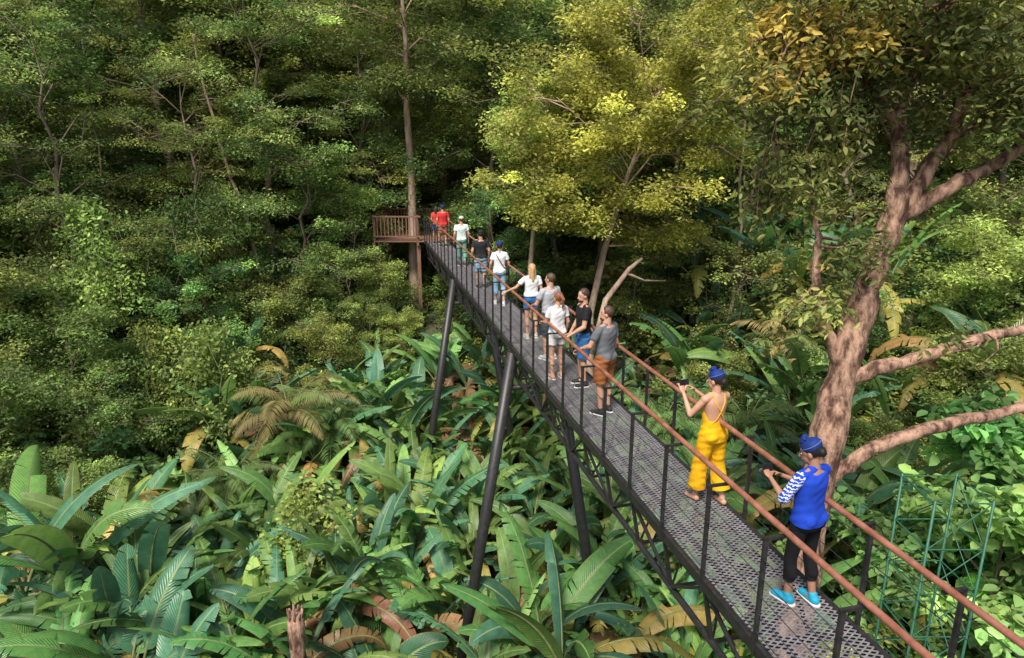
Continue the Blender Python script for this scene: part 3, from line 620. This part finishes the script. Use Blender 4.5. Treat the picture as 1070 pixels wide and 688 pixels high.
person('woman',(2.77,5.72,.012),28,1.68,True,arms={'L':((-.26,.08,1.14),(-.20,.30,1.24),.9),'R':((.19,.14,1.13),(-.03,.31,1.22),.9)},hpitch=.35,hyaw=.6,
  shirt=(.012,.055,.46),sleeve=1.05,patsl=(.65,.7,.8),hem=.88,bottom=(.008,.008,.01),bl=1.62,loose=.006,hair=(.012,.01,.01),hs='bun',cap=BL,shoe=(.02,.32,.50),phone=True,vox=.007,skin=SKIN2,
  legs={'L':((-.10,.05,.49),(-.11,.03,.085)),'R':((.10,.0,.49),(.10,-.09,.085))})
person('woman',(2.42,7.62,.012),26,1.70,True,arms={'L':((-.28,.10,1.17),(-.25,.28,1.38),.8),'R':((.17,.20,1.19),(-.06,.30,1.38),.8)},hpitch=.15,hyaw=.5,
  bottom=(.80,.42,.008),bl=1.75,loose=.034,yellow=True,hair=(.02,.013,.01),hs='bun',cap=BL,phone=True,vox=.007,barefeet=True,shoe=(.06,.03,.02),
  legs={'L':((-.10,.07,.49),(-.11,.10,.085)),'R':((.11,.0,.49),(.12,-.13,.085))})
person('man',(1.50,10.5,.012),48,1.80,False,arms={'L':((-.26,.10,1.12),(-.22,.32,1.02),.9),'R':((.26,-.02,1.10),(.25,.12,.88),.5)},hyaw=.6,
  shirt=(.14,.15,.17),hem=.88,bottom=(.30,.11,.035),bl=.92,loose=.03,hair=(.07,.035,.02),beard=True,shoe=(.03,.03,.035))
person('man',(1.28,11.85,.012),100,1.80,False,arms={'L':((-.25,.06,1.11),(-.2,.26,.98),.9),'R':((.26,.03,1.10),(.24,.16,.88),.6)},hyaw=.3,hpitch=.15,
  shirt=(.015,.015,.017),hem=.88,bottom=(.03,.12,.30),bl=.95,loose=.03,hair=(.06,.03,.02),beard=True,shoe=(.03,.03,.03))
person('woman',(.84,12.25,.012),25,1.66,True,arms={'L':((-.2,.08,1.12),(-.16,.28,1.08),.8)},hyaw=.3,
  shirt=(.72,.72,.74),hem=.9,bottom=(.62,.60,.60),bl=.5,loose=.015,hair=(.22,.08,.04),hs='pony',shoe=(.5,.3,.2))
person('man',(.76,13.45,.012),40,1.78,False,arms={'L':((-.25,.10,1.12),(-.16,.30,1.05),.9)},hyaw=.3,
  shirt=(.42,.43,.46),bottom=(.06,.07,.09),bl=.95,loose=.03,hair=(.08,.05,.03),shoe=(.4,.4,.4))
person('woman',(.44,15.05,.012),15,1.70,True,arms={'L':((-.36,.02,1.18),(-.55,.12,1.08),.8),'R':((.22,-.04,1.13),(.2,.12,.95),.5)},
  shirt=(.75,.75,.76),hem=.98,bottom=(.03,.13,.33),bl=.5,loose=.015,hair=(.50,.32,.15),hs='long',shoe=(.5,.45,.4))
person('woman',(-.34,18.4,.012),5,1.72,True,arms={'L':((-.24,-.04,1.13),(-.27,.06,.9),.5),'R':((.25,.02,1.13),(.2,.2,1.0),.6)},
  shirt=(.75,.76,.78),hem=.88,bottom=(.25,.42,.60),bl=1.6,loose=.012,hair=(.03,.02,.015),cap=BL,shoe=(.6,.6,.6),bag=(.02,.02,.02),
  legs={'L':((-.10,.06,.49),(-.11,.08,.085)),'R':((.10,.0,.49),(.10,-.14,.085))})
person('man',(-.95,20.6,.012),10,1.76,False,shirt=(.02,.022,.025),bottom=(.25,.38,.5),bl=.95,hair=(.02,.02,.02),cap=(.02,.02,.02))
person('man',(-1.82,24.6,.012),15,1.76,False,shirt=(.62,.72,.70),bottom=(.16,.34,.28),bl=1.8,loose=.02,hair=(.1,.06,.03),cap=(.6,.55,.45),
  legs={'L':((-.10,.06,.49),(-.11,.1,.085)),'R':((.10,.0,.49),(.10,-.14,.085))})
person('man',(-2.95,29.3,.012),20,1.76,False,shirt=(.60,.04,.04),bottom=(.35,.12,.08),bl=.9,hair=(.02,.02,.02),cap=BL)
person('woman',(-3.35,30.3,.012),20,1.62,True,shirt=(.60,.06,.05),bottom=(.05,.08,.2),bl=.6,hair=(.02,.02,.02),hs='long')
# ------------------------------------------------------------------ light, world, camera
w=bpy.data.worlds.new('World');scene.world=w;w.use_nodes=True;nt=w.node_tree
sky=nt.nodes.new('ShaderNodeTexSky');sky.sky_type='NISHITA';sky.sun_disc=False;sky.sun_elevation=math.radians(55);sky.sun_rotation=math.radians(200)
sky.dust_density=3;sky.ozone_density=.5;sky.air_density=1.0
nt.links.new(sky.outputs[0],nt.nodes['Background'].inputs[0]);nt.nodes['Background'].inputs[1].default_value=.15
sl=bpy.data.lights.new('sun','SUN');sl.energy=4.9;sl.angle=math.radians(14);sl.color=(1,.95,.84)
so=bpy.data.objects.new('sun',sl);scene.collection.objects.link(so)
az=math.radians(200);el=math.radians(55);sd=Vector((math.sin(az)*math.cos(el),math.cos(az)*math.cos(el),math.sin(el)))
so.rotation_euler=sd.to_track_quat('Z','Y').to_euler()
cam=bpy.data.cameras.new('camera');cam.sensor_width=36;cam.lens=24;cam.clip_end=2000;cam.clip_start=.05
co=bpy.data.objects.new('camera',cam);scene.collection.objects.link(co);co.location=(0,0,4.3);co.rotation_euler=(math.radians(90-15.2),0,0)
scene.camera=co
scene.view_settings.view_transform='Standard';scene.view_settings.look='None';scene.view_settings.exposure=0
print('objects',len(bpy.data.objects))
